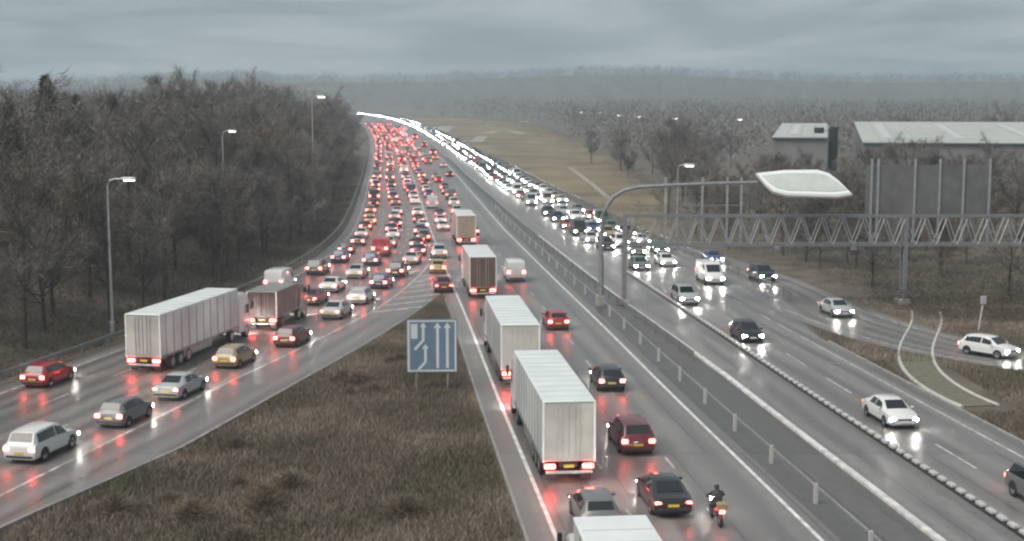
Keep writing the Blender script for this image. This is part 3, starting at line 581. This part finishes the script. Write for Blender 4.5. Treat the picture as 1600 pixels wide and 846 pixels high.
for ln in range(3):
    fx = lambda Y, ln=ln: AL(Y) + 1.85 + 3.7*ln
    fill(fx, (200, 192, 260)[ln], 232, lambda y: 10.5, hX, near_car, lambda k, kd, c, ln=ln: '%s %s, %s past the beige lorry in the %s main lane' % (c, {'van': 'van', 'estate': 'estate car'}.get(kd, kd), ords[k], ('left', 'centre', 'right')[ln]), G1, skip=.1)
    fill(fx, (240, 244, 330)[ln], 760, lambda y: 12.5 + max(0, y - 420)*.03, hX, far_car, lambda k, kd, c, ln=ln: 'distant %s %s, red lights on, %s main lane beyond the lorries' % (c, kd, ('left', 'centre', 'right')[ln]), 'distant queue heading away', skip=(.1, .25, .6)[ln])
for ln in range(3):
    fx = lambda Y, ln=ln: XR(Y) + DO(Y) + (1.35, 4.4, 7.6)[ln]
    hb = lambda y: hX(y) + math.pi
    fill(fx, (172, 166, 168)[ln], 235, lambda y: 9.5, hb, near_car, lambda k, kd, c, ln=ln: '%s %s, %s in the dense oncoming queue, %s lane' % (c, {'van': 'van', 'estate': 'estate car'}.get(kd, kd), ords[k], ('divider', 'middle', 'verge')[ln]), G3)
    fill(fx, 246 + ln*3, 1180, lambda y: 8.2 + max(0, y - 300)*.016, hb, far_car, lambda k, kd, c, ln=ln: 'distant %s %s, headlights on, %s lane of the long oncoming queue' % (c, kd, ('divider', 'middle', 'verge')[ln]), 'distant oncoming queue')
# motorcycle and rider between the lanes
mc = root('motorcycle', (8.95, 57.2, .006), hX(57)); tag(mc, 'motorcycle with lit tail light riding right of the dark saloon', 'motorcycle')
ty, rim = wheel_mb(.31, .14); tm, rmm = ty.mesh('tyre', M_TYRE, .6), rim.mesh('rim', M_RIM, .5)
for yy in (-.7, .72): wo = ob('wheel', tm, mc, (0, yy, .31)); ob('rim', rmm, wo)
MB().tube([(0, -.55, .62), (0, -.2, .72), (0, .2, .82), (0, .5, .86)], [.12, .17, .2, .13], 8).build('fuel_tank', PM['black'], mc, .6)
MB().box((0, .05, .48), (.32, .5, .34), bev=.06).build('engine', M_DGALV, mc)
MB().box((0, -.45, .8), (.26, .7, .1), bev=.04).build('seat', M_BLACK, mc)
MB().box((0, -.92, 1.0), (.44, .36, .34), bev=.06).build('top_box', PM['gold'], mc)
MB().tube([(-.36, .42, 1.02), (0, .5, 1.0), (.36, .42, 1.02)], .018, 6).build('handlebar', M_BLACK, mc)
for sx in (-.07, .07): MB().tube([(sx, .72, .31), (sx, .5, .98)], .03, 6).build('fork', M_GALV, mc)
MB().box((0, -1.0, .74), (.24, .08, .12), bev=.02).build('tail_light', M_TAIL, mc); MB().box((0, .68, .86), (.2, .1, .18), bev=.03).build('headlight', M_HEAD, mc)
rj = {'pel': (0, -.3, .93), 'chest': (0, -.12, 1.28), 'neck': (0, -.05, 1.48), 'head': (0, .0, 1.62), 'crown': (0, .02, 1.76)}
vs_ = [(0, -.3, .93, .17), (0, -.22, 1.12, .16), (0, -.12, 1.32, .19), (0, -.06, 1.47, .08), (0, -.02, 1.60, .13), (0, 0, 1.70, .12)]
es_ = [(0, 1), (1, 2), (2, 3), (3, 4), (4, 5)]
for sx in (-1, 1):
    o_ = len(vs_); vs_ += [(sx*.2, -.1, 1.38, .075), (sx*.36, .12, 1.18, .06), (sx*.34, .38, 1.06, .045), (sx*.12, -.28, .88, .11), (sx*.24, .12, .74, .085), (sx*.2, -.12, .40, .06), (sx*.2, .06, .34, .05)]
    es_ += [(2, o_), (o_, o_ + 1), (o_ + 1, o_ + 2), (0, o_ + 3), (o_ + 3, o_ + 4), (o_ + 4, o_ + 5), (o_ + 5, o_ + 6)]
pm_ = bpy.data.meshes.new('person'); pm_.from_pydata([v_[:3] for v_ in vs_], es_, []); pm_.materials.append(mat('black riding suit', (.025, .026, .03), .6))
pe = ob('person', pm_, None, (8.95, 57.2, .006), hX(57)); tag(pe, 'rider in dark suit and helmet leaning forward on the motorcycle', 'person')
md = pe.modifiers.new('skin', 'SKIN'); 
for i, v_ in enumerate(vs_): pm_.skin_vertices[0].data[i].radius = (v_[3], v_[3]); pm_.skin_vertices[0].data[i].use_root = (i == 0)
sb_ = pe.modifiers.new('sub', 'SUBSURF'); sb_.levels = 1; sb_.render_levels = 1

# ------------------------------------------------------------------ sheds on the right
M_CLAD = mat('grey cladding', (.17, .172, .17), .5, (.22, .222, .22), .25); M_SROOF = mat('pale shed roof', (.36, .38, .36), .5, (.44, .45, .42), .15)
def shed(x, y, wd, dp, ze, zr, label, n, rz=R(-13)):
    z0 = float(terrain(np.array(x), np.array(y))) - .1; rt = root('warehouse', (x, y, z0), rz); tag(rt, label, 'warehouse', 'warehouses behind the gantry'); pw = wd/n
    for k in range(n):
        MB().box((pw*(k + .5), .1, (ze - z0)/2), (pw - .06, .2, ze - z0)).build('wall_panel', M_CLAD, rt)
        if k: MB().box((pw*k, -.02, (ze - z0)/2), (.3, .18, ze - z0 - .02)).build('column', M_DGALV, rt)
    for sx in (.1, wd - .1): MB().add([(sx - .1, .2, 0), (sx + .1, .2, 0), (sx + .1, dp, 0), (sx - .1, dp, 0), (sx - .1, .2, ze - z0), (sx + .1, .2, ze - z0), (sx + .1, dp, zr - z0), (sx - .1, dp, zr - z0)], [(0, 1, 5, 4), (1, 2, 6, 5), (2, 3, 7, 6), (3, 0, 4, 7)]).build('side_wall', M_CLAD, rt)
    a, b = ze - z0 + .02, zr - z0 + .02
    for k in range(n*2):
        x0, x1 = pw/2*k, pw/2*(k + 1) - .05
        MB().add([(x0, -.6, a - .05), (x1, -.6, a - .05), (x1, dp + .4, b), (x0, dp + .4, b), (x0, -.6, a + .1), (x1, -.6, a + .1), (x1, dp + .4, b + .15), (x0, dp + .4, b + .15)], [(0, 1, 5, 4), (1, 2, 6, 5), (2, 3, 7, 6), (3, 0, 4, 7), (4, 5, 6, 7), (3, 2, 1, 0)]).build('roof_sheet', M_SROOF, rt)
    MB().box((wd/2, -.66, a - .02), (wd, .12, .22)).build('gutter', M_DGALV, rt)
    for k in range(n*2):
        if k % 4 == 1: MB().add([(pw/2*(k + .25), dp*.15, a + .12 + (b - a)*.15 + .06), (pw/2*(k + .75), dp*.15, a + .12 + (b - a)*.15 + .06), (pw/2*(k + .75), dp*.85, a + .12 + (b - a)*.85 + .06), (pw/2*(k + .25), dp*.85, a + .12 + (b - a)*.85 + .06)], [(0, 1, 2, 3)]).build('roof_light', mat('dirty roof light', (.5, .52, .5), .4), rt)
    for k in range(1, n, 2):
        d = MB().box((pw*(k + .5), -.03, 2.4), (pw*.55, .1, 4.6)).build('loading_door', mat('roller door', (.22, .23, .24), .5), rt)
    return rt
shed(67, 258, 62, 80, 11.5, 14.6, 'long pale roofed warehouse behind the dark sign back', 9)
shed(50.5, 262, 10.5, 60, 12.4, 14.4, 'small pale roofed warehouse left of the long one', 2)
cw = root('vent_stack', (63.9, 275, float(terrain(np.array(63.9), np.array(275.))) - .1)); tag(cw, 'white vent stack between dark towers in the gap between the two warehouse roofs', 'vent stack')
for (dx, m, r_, hh) in ((-1.4, M_BLACK, .9, 11.6), (0, M_LHEAD, .7, 12.0), (1.5, M_BLACK, 1.0, 11.7)): MB().tube([(dx, 0, 0), (dx, 0, hh - .9), (dx, 0, hh - .8), (dx, 0, hh)], [r_, r_, r_*1.15, r_*1.15], 10).build('stack', m, cw, .6)

# ------------------------------------------------------------------ curved track with pale kerbs, marker on the right verge
tk = [(Vector(p)) for p in ((28.6, 80.5, 0), (26.6, 90, 0), (29.5, 101, 0), (34.5, 108, 0), (37.0, 119, 0))]
def bez(t, P): 
    P = list(P)
    while len(P) > 1: P = [P[i].lerp(P[i + 1], t) for i in range(len(P) - 1)]
    return P[0]
TP = [bez(k/24, tk) for k in range(25)]
trk = MB(); V = []; kb = []
for i, p in enumerate(TP):
    d = (TP[min(i + 1, 24)] - TP[max(i - 1, 0)]).normalized(); s_ = Vector((d.y, -d.x, 0)); V += [p - s_*1.1 + Vector((0, 0, -.016)), p + s_*1.1 + Vector((0, 0, -.016))]; kb.append((p - s_*1.2, p + s_*1.2))
track = trk.add(V, [(2*i, 2*i + 1, 2*i + 3, 2*i + 2) for i in range(24)]).build('path', mat('gravel track', (.10, .10, .07), .9, (.16, .15, .11), 2, bump=.4)); track['kind'] = 'structure'
for side in (0, 1): MB().tube([k[side] + Vector((0, 0, -.05)) for k in kb], .13, 6).build('kerb', mat('pale kerb', (.42, .41, .38), .5, (.55, .53, .5), 2), track)
mk = root('marker_post', (38.4, 108.5, float(terrain(np.array(38.4), np.array(108.5))) - .1), R(10)); tag(mk, 'white marker post with pale round head above the exit road', 'marker post')
MB().tube([(-.3, 0, 0), (0, 0, 2.2)], .08, 8).build('post', M_POSTW, mk, .6); MB().box((.05, 0, 2.6), (.5, .12, .7), bev=.05).build('head', M_POSTW, mk)

field = ribbon('field', lambda Y: XR(Y) + RO(Y) + 2.2, lambda Y: XR(Y) + RO(Y) + 4 + np.interp(Y, [195, 260, 420, 800, 1000], [1, 16, 34, 60, 40]), 195, 1000, -.03, mat('tan dry grass bank', (.125, .103, .068), .9, (.225, .185, .12), .045, spec=.2, bump=.5, bscale=.4), 6)
for P_, wd in (([(-34.1, 654.4), (-38.6, 814.8), (-37.9, 942.0), (-30.3, 1069.0), (-17.7, 1069.0), (0.0, 914.7), (9.6, 814.8)], 7.0), ([(-14.1, 540.3), (-13.6, 637.2), (-8.3, 703.8), (0.0, 683.6), (4.4, 620.1)], 5.0), ([(15.8, 370.0), (17.6, 321.3), (18.5, 287.5), (18.9, 259.3)], 1.2)):
    V = []; P_ = [Vector((a, b, float(g(b)) + .03)) for a, b in P_]; Q = [bez(k/20, P_) for k in range(21)]
    for i, p in enumerate(Q):
        d = (Q[min(i + 1, 20)] - Q[max(i - 1, 0)]).normalized(); s_ = Vector((d.y, -d.x, 0)).normalized()*wd/2; V += [p - s_, p + s_]
    MB().add(V, [(2*i, 2*i + 1, 2*i + 3, 2*i + 2) for i in range(20)]).build('path', mat('pale gravel track', (.24, .225, .19), .9, (.32, .30, .255), .3))['kind'] = 'structure'

# ------------------------------------------------------------------ vegetation
def blades(P, D, L, W):                                              # triangles: base points, directions, lengths, widths
    n = len(P); D = D/np.linalg.norm(D, axis=1, keepdims=True); A = np.cross(D, RNG.normal(size=(n, 3))); A /= np.linalg.norm(A, axis=1, keepdims=True)
    V = np.empty((n, 3, 3)); V[:, 0] = P - A*W[:, None]/2; V[:, 1] = P + A*W[:, None]/2; V[:, 2] = P + D*L[:, None]
    return V.reshape(-1, 3), np.arange(3*n).reshape(-1, 3)
def bare_tree(seed, h):
    rs = np.random.default_rng(seed); random.seed(seed); mb = MB(); tw_p = []; tw_d = []
    top = Vector((rs.normal()*.5, rs.normal()*.5, h*.8)); mb.tube([(0, 0, -.3), (top.x*.2, top.y*.2, h*.3), (top.x*.6, top.y*.6, h*.55), tuple(top)], [h*.016, h*.012, h*.008, .03], 6)
    for i in range(15):
        t = rs.uniform(.2, .95); b = Vector((top.x*t, top.y*t, h*.8*t)); az = i*2.4 + rs.normal()*.3; el = rs.uniform(.35, 1.0)
        ln = h*(.36 - .2*max(0, t - .45))*rs.uniform(.75, 1.15); d = Vector((math.cos(az)*math.cos(el), math.sin(az)*math.cos(el), math.sin(el)))
        m = b + d*ln*.5; e_ = b + d*ln + Vector((0, 0, ln*.18)); mb.tube([b, m, e_], [h*.0055, h*.0035, .015], 4, cap=False)
        for j in range(8):
            u = rs.uniform(.25, 1); q = b.lerp(e_, u); dd = (d + Vector(rs.normal(size=3))*.75 + Vector((0, 0, .25))).normalized(); l2 = ln*rs.uniform(.25, .5); q2 = q + dd*l2
            mb.tube([q, q2], [.03, .012], 3, cap=False)
            k = 36; ts = rs.uniform(.1, 1, k); pts = np.array(q)[None] + np.array(q2 - q)[None]*ts[:, None] + rs.normal(size=(k, 3))*.22
            tw_p.append(pts); tw_d.append(np.array(dd)[None] + rs.normal(size=(k, 3))*.8 + np.array([0, 0, .25]))
    P = np.concatenate(tw_p); D = np.concatenate(tw_d); n = len(P)
    V, F = blades(P, D, rs.uniform(.5, 1.5, n), rs.uniform(.03, .075, n))
    return mb, V, F
TREES = []
for k in range(7):
    h = (13, 15, 16.5, 14, 17, 11, 15.5)[k]; mb, V, F = bare_tree(100 + k, h); TREES.append((mb.mesh('trunk', M_BARK), npmesh('crown', V, F, M_TWIGB if k in (1, 5) else M_TWIG), h))
def conifer(seed, h):
    rs = np.random.default_rng(seed); n = 5200; z = rs.uniform(.3, 1, n)**.85*h; a0 = rs.uniform(0, 6.283, n)*.25; r = (1 - z/h)**.75*h*.24*(.55 + .45*np.abs(np.sin(z*1.9 + a0))) * np.sqrt(rs.uniform(.1, 1, n)); a = rs.uniform(0, 6.283, n)
    P = np.stack([r*np.cos(a), r*np.sin(a), z - r*.25], 1); D = np.stack([np.cos(a), np.sin(a), -.35 + rs.normal(size=n)*.4], 1) + rs.normal(size=(n, 3))*.3
    V, F = blades(P, D, rs.uniform(.4, 1.0, n), rs.uniform(.08, .2, n)); return MB().tube([(0, 0, -.3), (0, 0, h*.97)], [h*.015, .02], 6).mesh('trunk', M_BARK), npmesh('crown', V, F, M_PINE), h
CONS = [conifer(7, 18), conifer(8, 15)]
def plant_tree(T, x, y, sc, label, group, nm='bare_tree', cat='tree'):
    rt = root(nm, (x, y, float(terrain(np.array(x), np.array(y))) - .1), random.uniform(0, 6.28)); rt.scale = (sc, sc, sc*random.uniform(.92, 1.08)); tag(rt, label, cat, group)
    ob('trunk', T[0], rt); ob('crown', T[1], rt); return rt
random.seed(11)
def zone(off, y):
    row = 'front' if off < 8 else 'second' if off < 13 else 'third' if off < 20 else 'rear'
    at = 'before the first street lamp' if y < 106 else 'between first and second street lamps' if y < 152 else 'between second and highest street lamps' if y < 214 else 'past the highest street lamp'
    return 'bare tree, %s row of the left wood, %s' % (row, at)
rowd = [(6.5, 6), (11, 6.6), (17, 7.6), (25, 9.5), (36, 12)]
nleft = 0
for (off, sp) in rowd:
    y = 62 + random.uniform(0, 5) + off*.4
    while y < 430:
        x = float(SL(y)) - off + random.uniform(-2, 2)
        if abs(x/y) < .43:
            plant_tree(random.choice(TREES), x, y, random.uniform(.8, 1.12)*(.78 if off < 10 else 1), zone(off, y), 'bare trees in the wood left of the slip road'); nleft += 1
        y += sp*random.uniform(.75, 1.3)*(1 + max(0, y - 200)/220)
for i, (px, d, s) in enumerate(((78, 160, 1.0), (62, 166, .85), (125, 170, .9), (150, 168, .8), (180, 175, .93), (222, 180, .97), (20, 150, .8), (245, 190, .85))):
    plant_tree(CONS[i % 2], (px - 800)/2100*d, d, s*.86, 'dark conifer poking above the bare wood at the upper left', 'dark conifers in the left wood', 'conifer_tree')
def infree(x, y):
    if x < float(XR(y) + RO(y)) + 7: return False
    if 75 < y < 165 and abs(x - float(RSX(y))) < 9: return False
    if y < 165 and x < float(RSX(y)) + 10: return False
    if y < 112: return False
    if 238 < y < 350 and 48 < x < 150: return False
    return True
k = 0
while k < 140:
    y = random.uniform(128, 420)**1; x = random.uniform(float(XR(y) + RO(y)) + 7, .40*y + 8)
    if not infree(x, y): continue
    if 240 < y < 262 and x > 45: continue
    if y > 262 and random.random() < .5: continue
    if 235 < y < 600 and x < float(XR(y) + RO(y)) + 24 and random.random() < .85: continue
    plant_tree(random.choice(TREES), x, y, random.uniform(.42, .72) if y < 260 else random.uniform(.6, .9), ('bare tree on the embankment close behind the exit road and gantry' if y < 190 else 'bare tree in front of the warehouses' if y < 262 and x > 45 else 'small bare tree beside the long oncoming queue' if x < 45 and y < 300 else 'distant bare tree beyond the warehouses and lamp row'), 'bare trees right of the oncoming road'); k += 1
for k in range(14):
    y = 226 + random.uniform(-7, 6) - k*.8; plant_tree(random.choice(TREES), 47 + k*4.4 + random.uniform(-1, 1), y, random.uniform(.5, .68), 'bare tree in the row screening the warehouse walls', 'bare trees right of the oncoming road')
# far woods, undergrowth and grass: masses nobody could count
def clump_mass(P, size, nb, m, name, label, cat, wl=(.5, 1.1), ww=(.18, .4), up=.2):
    n = len(P); C = np.repeat(P, nb, 0); s = np.repeat(size, nb); d = RNG.normal(size=(n*nb, 3)); d /= np.linalg.norm(d, axis=1, keepdims=True); r = RNG.uniform(.25, 1, n*nb)**.5
    B = C + d*(s*r)[:, None]*np.array([.75, .75, 1.0]); D = d + RNG.normal(size=(n*nb, 3))*.6 + np.array([0, 0, up]); V, F = blades(B, D, RNG.uniform(*wl, n*nb)*s*.45, RNG.uniform(*ww, n*nb)*s*.3)
    o = ob(name, npmesh(name, V, F, m)); tag(o, label, cat, None, 'stuff'); return o
n = 8500; Y = 400 + 1650*RNG.uniform(0, 1, n)**1.05; X = RNG.uniform(-.46, .46, n)*Y*1.15
keep = ((X < SL(Y) - 9) | (X > XR(Y) + RO(Y) + 6 + np.interp(Y, [195, 260, 420, 800, 1000], [1, 16, 34, 60, 40]))) | (Y > 1330)
X, Y = X[keep], Y[keep]; sz = RNG.uniform(4.5, 8.5, len(X)); P = np.stack([X, Y, terrain(X, Y) + sz*.75], 1)
n = 1500; Y2 = RNG.uniform(1650, 2150, n); X2 = RNG.uniform(-.5, .5, n)*Y2; s2 = RNG.uniform(6, 10.5, n); P = np.concatenate([P, np.stack([X2, Y2, terrain(X2, Y2) + s2*.6], 1)]); sz = np.concatenate([sz, s2])
clump_mass(P, sz, 44, M_TWIG, 'far_woodland', 'hazy grey woodland covering the far hills', 'woodland', ww=(.09, .22), wl=(.4, .9))
n = 2600; Y = RNG.uniform(50, 420, n); X = SL(Y) - 2.6 - RNG.uniform(0, 1, n)**1.4*34; k_ = np.abs(X/Y) < .45; X, Y = X[k_], Y[k_]; sz = RNG.uniform(.8, 1.6, len(X))*(1 + smooth(6, 20, SL(Y) - X)*1.3); P = np.stack([X, Y, terrain(X, Y) + sz*.6], 1)
clump_mass(P, sz, 46, M_SCRUB, 'undergrowth', 'brown undergrowth beneath the trees left of the slip road', 'undergrowth', ww=(.04, .12))
n = 3400; Y = 113 + 217*RNG.uniform(0, 1, n)**1.6; X = XR(Y) + RO(Y) + 5 + RNG.uniform(0, 1, n)*(.42*Y - XR(Y) - RO(Y)); kk = np.array([infree(a, b) or (b > 165) or (b > 113 and a > RSX(b) + 7) for a, b in zip(X, Y)]) & ~((Y > 235) & (Y < 350) & (X > 46)) & ~((Y > 235) & (X < XR(Y) + RO(Y) + 24)); X, Y = X[kk], Y[kk]; sz = RNG.uniform(.6, 1.7, len(X)); P = np.stack([X, Y, terrain(X, Y) + sz*.55], 1)
clump_mass(P, sz, 42, M_SCRUB, 'embankment_scrub', 'dark brown scrub over the embankment right of the exit road', 'scrub', ww=(.04, .12))
def grass(P, name, label, m, l0, l1, w0, w1):
    n = len(P); D = np.stack([RNG.normal(size=n)*.45, RNG.normal(size=n)*.45, np.ones(n)], 1); V, F = blades(P, D, RNG.uniform(l0, l1, n), RNG.uniform(w0, w1, n)); tag(ob(name, npmesh(name, V, F, m)), label, 'grass', None, 'stuff')
n = 330000; Y = 36 + 92*RNG.uniform(0, 1, n)**.9; a = KB(Y) + .35; b = AL(Y) - 1.5; X = a + (b - a)*RNG.uniform(0, 1, n); k_ = (b - a > .3) & (np.abs(X/Y) < .44); X, Y = X[k_], Y[k_]
cl = np.sin(X*.9 + 1.3*np.sin(Y*.5))*np.sin(Y*.7 + np.sin(X*.6)); P = np.stack([X, Y, terrain(X, Y) - .07], 1)
grass(P, 'gore_grass', 'rough brown and green winter grass between the slip road and main road', M_GRASS, .12, .5, .02, .07)
n = 120000; Y = RNG.uniform(50, 128, n); a = XR(Y) + RO(Y) + .4; X = a + RNG.uniform(0, 1, n)*(.44*Y - a + 2); k_ = (X > a) & (np.abs(X - RSX(Y)) > 4.9) & ~((Y > 79) & (Y < 95) & (np.abs(X - 28.6) < 2.0)); X, Y = X[k_], Y[k_]; P = np.stack([X, Y, terrain(X, Y) - .07], 1)
grass(P, 'verge_grass', 'rough winter grass on the verge and gore right of the oncoming road', M_GRASS, .12, .45, .02, .07)
n = 90000; Y = 40 + RNG.uniform(0, 1, n)**1.3*320; X = SL(Y) - 1.2 - RNG.uniform(0, 1, n)**1.5*14; P = np.stack([X, Y, terrain(X, Y) - .07], 1)
grass(P, 'roadside_grass', 'dark rough grass at the foot of the left wood', M_GRASS, .2, .6, .03, .1)
n = 2600; Y = RNG.uniform(200, 980, n); wf = np.interp(Y, [195, 260, 420, 800, 1000], [1, 16, 34, 60, 40]); u = RNG.uniform(0, 1, n); u = np.where(RNG.uniform(0, 1, n) < .6, 1 - np.abs(RNG.normal(size=n))*.12, u); X = XR(Y) + RO(Y) + 4.5 + wf*np.clip(u, 0, 1.1); sz = RNG.uniform(.5, 1.6, n); P = np.stack([X, Y, terrain(X, Y) + sz*.35], 1)
clump_mass(P, sz, 34, M_GRASS, 'field_tussocks', 'pale rough tussocks over the tan bank beside the oncoming queue', 'grass', ww=(.05, .14))
random.seed(5)
BUSH = []
for k in range(3):
    rs = np.random.default_rng(40 + k); n = 2200; a = rs.uniform(0, 6.283, n); el = rs.uniform(.15, 1.5, n); u = rs.uniform(.15, 1, n)
    d = np.stack([np.cos(a)*np.cos(el), np.sin(a)*np.cos(el), np.sin(el)], 1); V, F = blades(d*(u*1.3)[:, None], d + rs.normal(size=(n, 3))*.5, rs.uniform(.2, .6, n), rs.uniform(.015, .04, n))
    st = MB()
    for j in range(9):
        az = j*.7; e2 = rs.uniform(.5, 1.4); st.tube([(0, 0, -.1), (1.2*math.cos(az)*math.cos(e2), 1.2*math.sin(az)*math.cos(e2), 1.2*math.sin(e2))], [.03, .01], 4)
    BUSH.append((st.mesh('stem', M_BARK), npmesh('twigs', V, F, M_TWIGB)))
def bush(x, y, s, lb, gp):
    b_ = BUSH[random.randrange(3)]; rt = root('bare_shrub', (x, y, float(terrain(np.array(x), np.array(y))) - .08), random.uniform(0, 6)); rt.scale = (s*1.2, s*1.2, s*.85); tag(rt, lb, 'shrub', gp); ob('stem', b_[0], rt); ob('twigs', b_[1], rt)
k = 0
while k < 24:
    y = random.uniform(44, 96); a, b_ = float(KB(y)) + 2.2, float(AL(y)) - 5
    if b_ < a: continue
    x = random.uniform(a, b_)
    if abs(x + 5.1) < 3 and 60 < y < 86: continue
    if y > 64 and random.random() < .6: continue
    bush(x, y, random.uniform(.4, .9), 'low bare shrub in the rough grass between the two roads', 'low shrubs on the central grass'); k += 1

# ------------------------------------------------------------------ haze
hz = MB().box((0, 1995, 43), (6400, 4600, 92)).build('haze', mat('haze shell', (1, 1, 1))); tag(hz, 'thin grey rain haze hanging over the whole motorway', 'haze', None, 'stuff')
hm = bpy.data.materials.new('haze'); hm.use_nodes = True; hn = hm.node_tree.nodes; hn.remove(hn['Principled BSDF']); pv = hn.new('ShaderNodeVolumePrincipled')
pv.inputs['Color'].default_value = (.70, .84, .95, 1); pv.inputs['Density'].default_value = .0004; pv.inputs['Anisotropy'].default_value = .2
hm.node_tree.links.new(pv.outputs[0], hn['Material Output'].inputs['Volume']); hz.data.materials.clear(); hz.data.materials.append(hm)
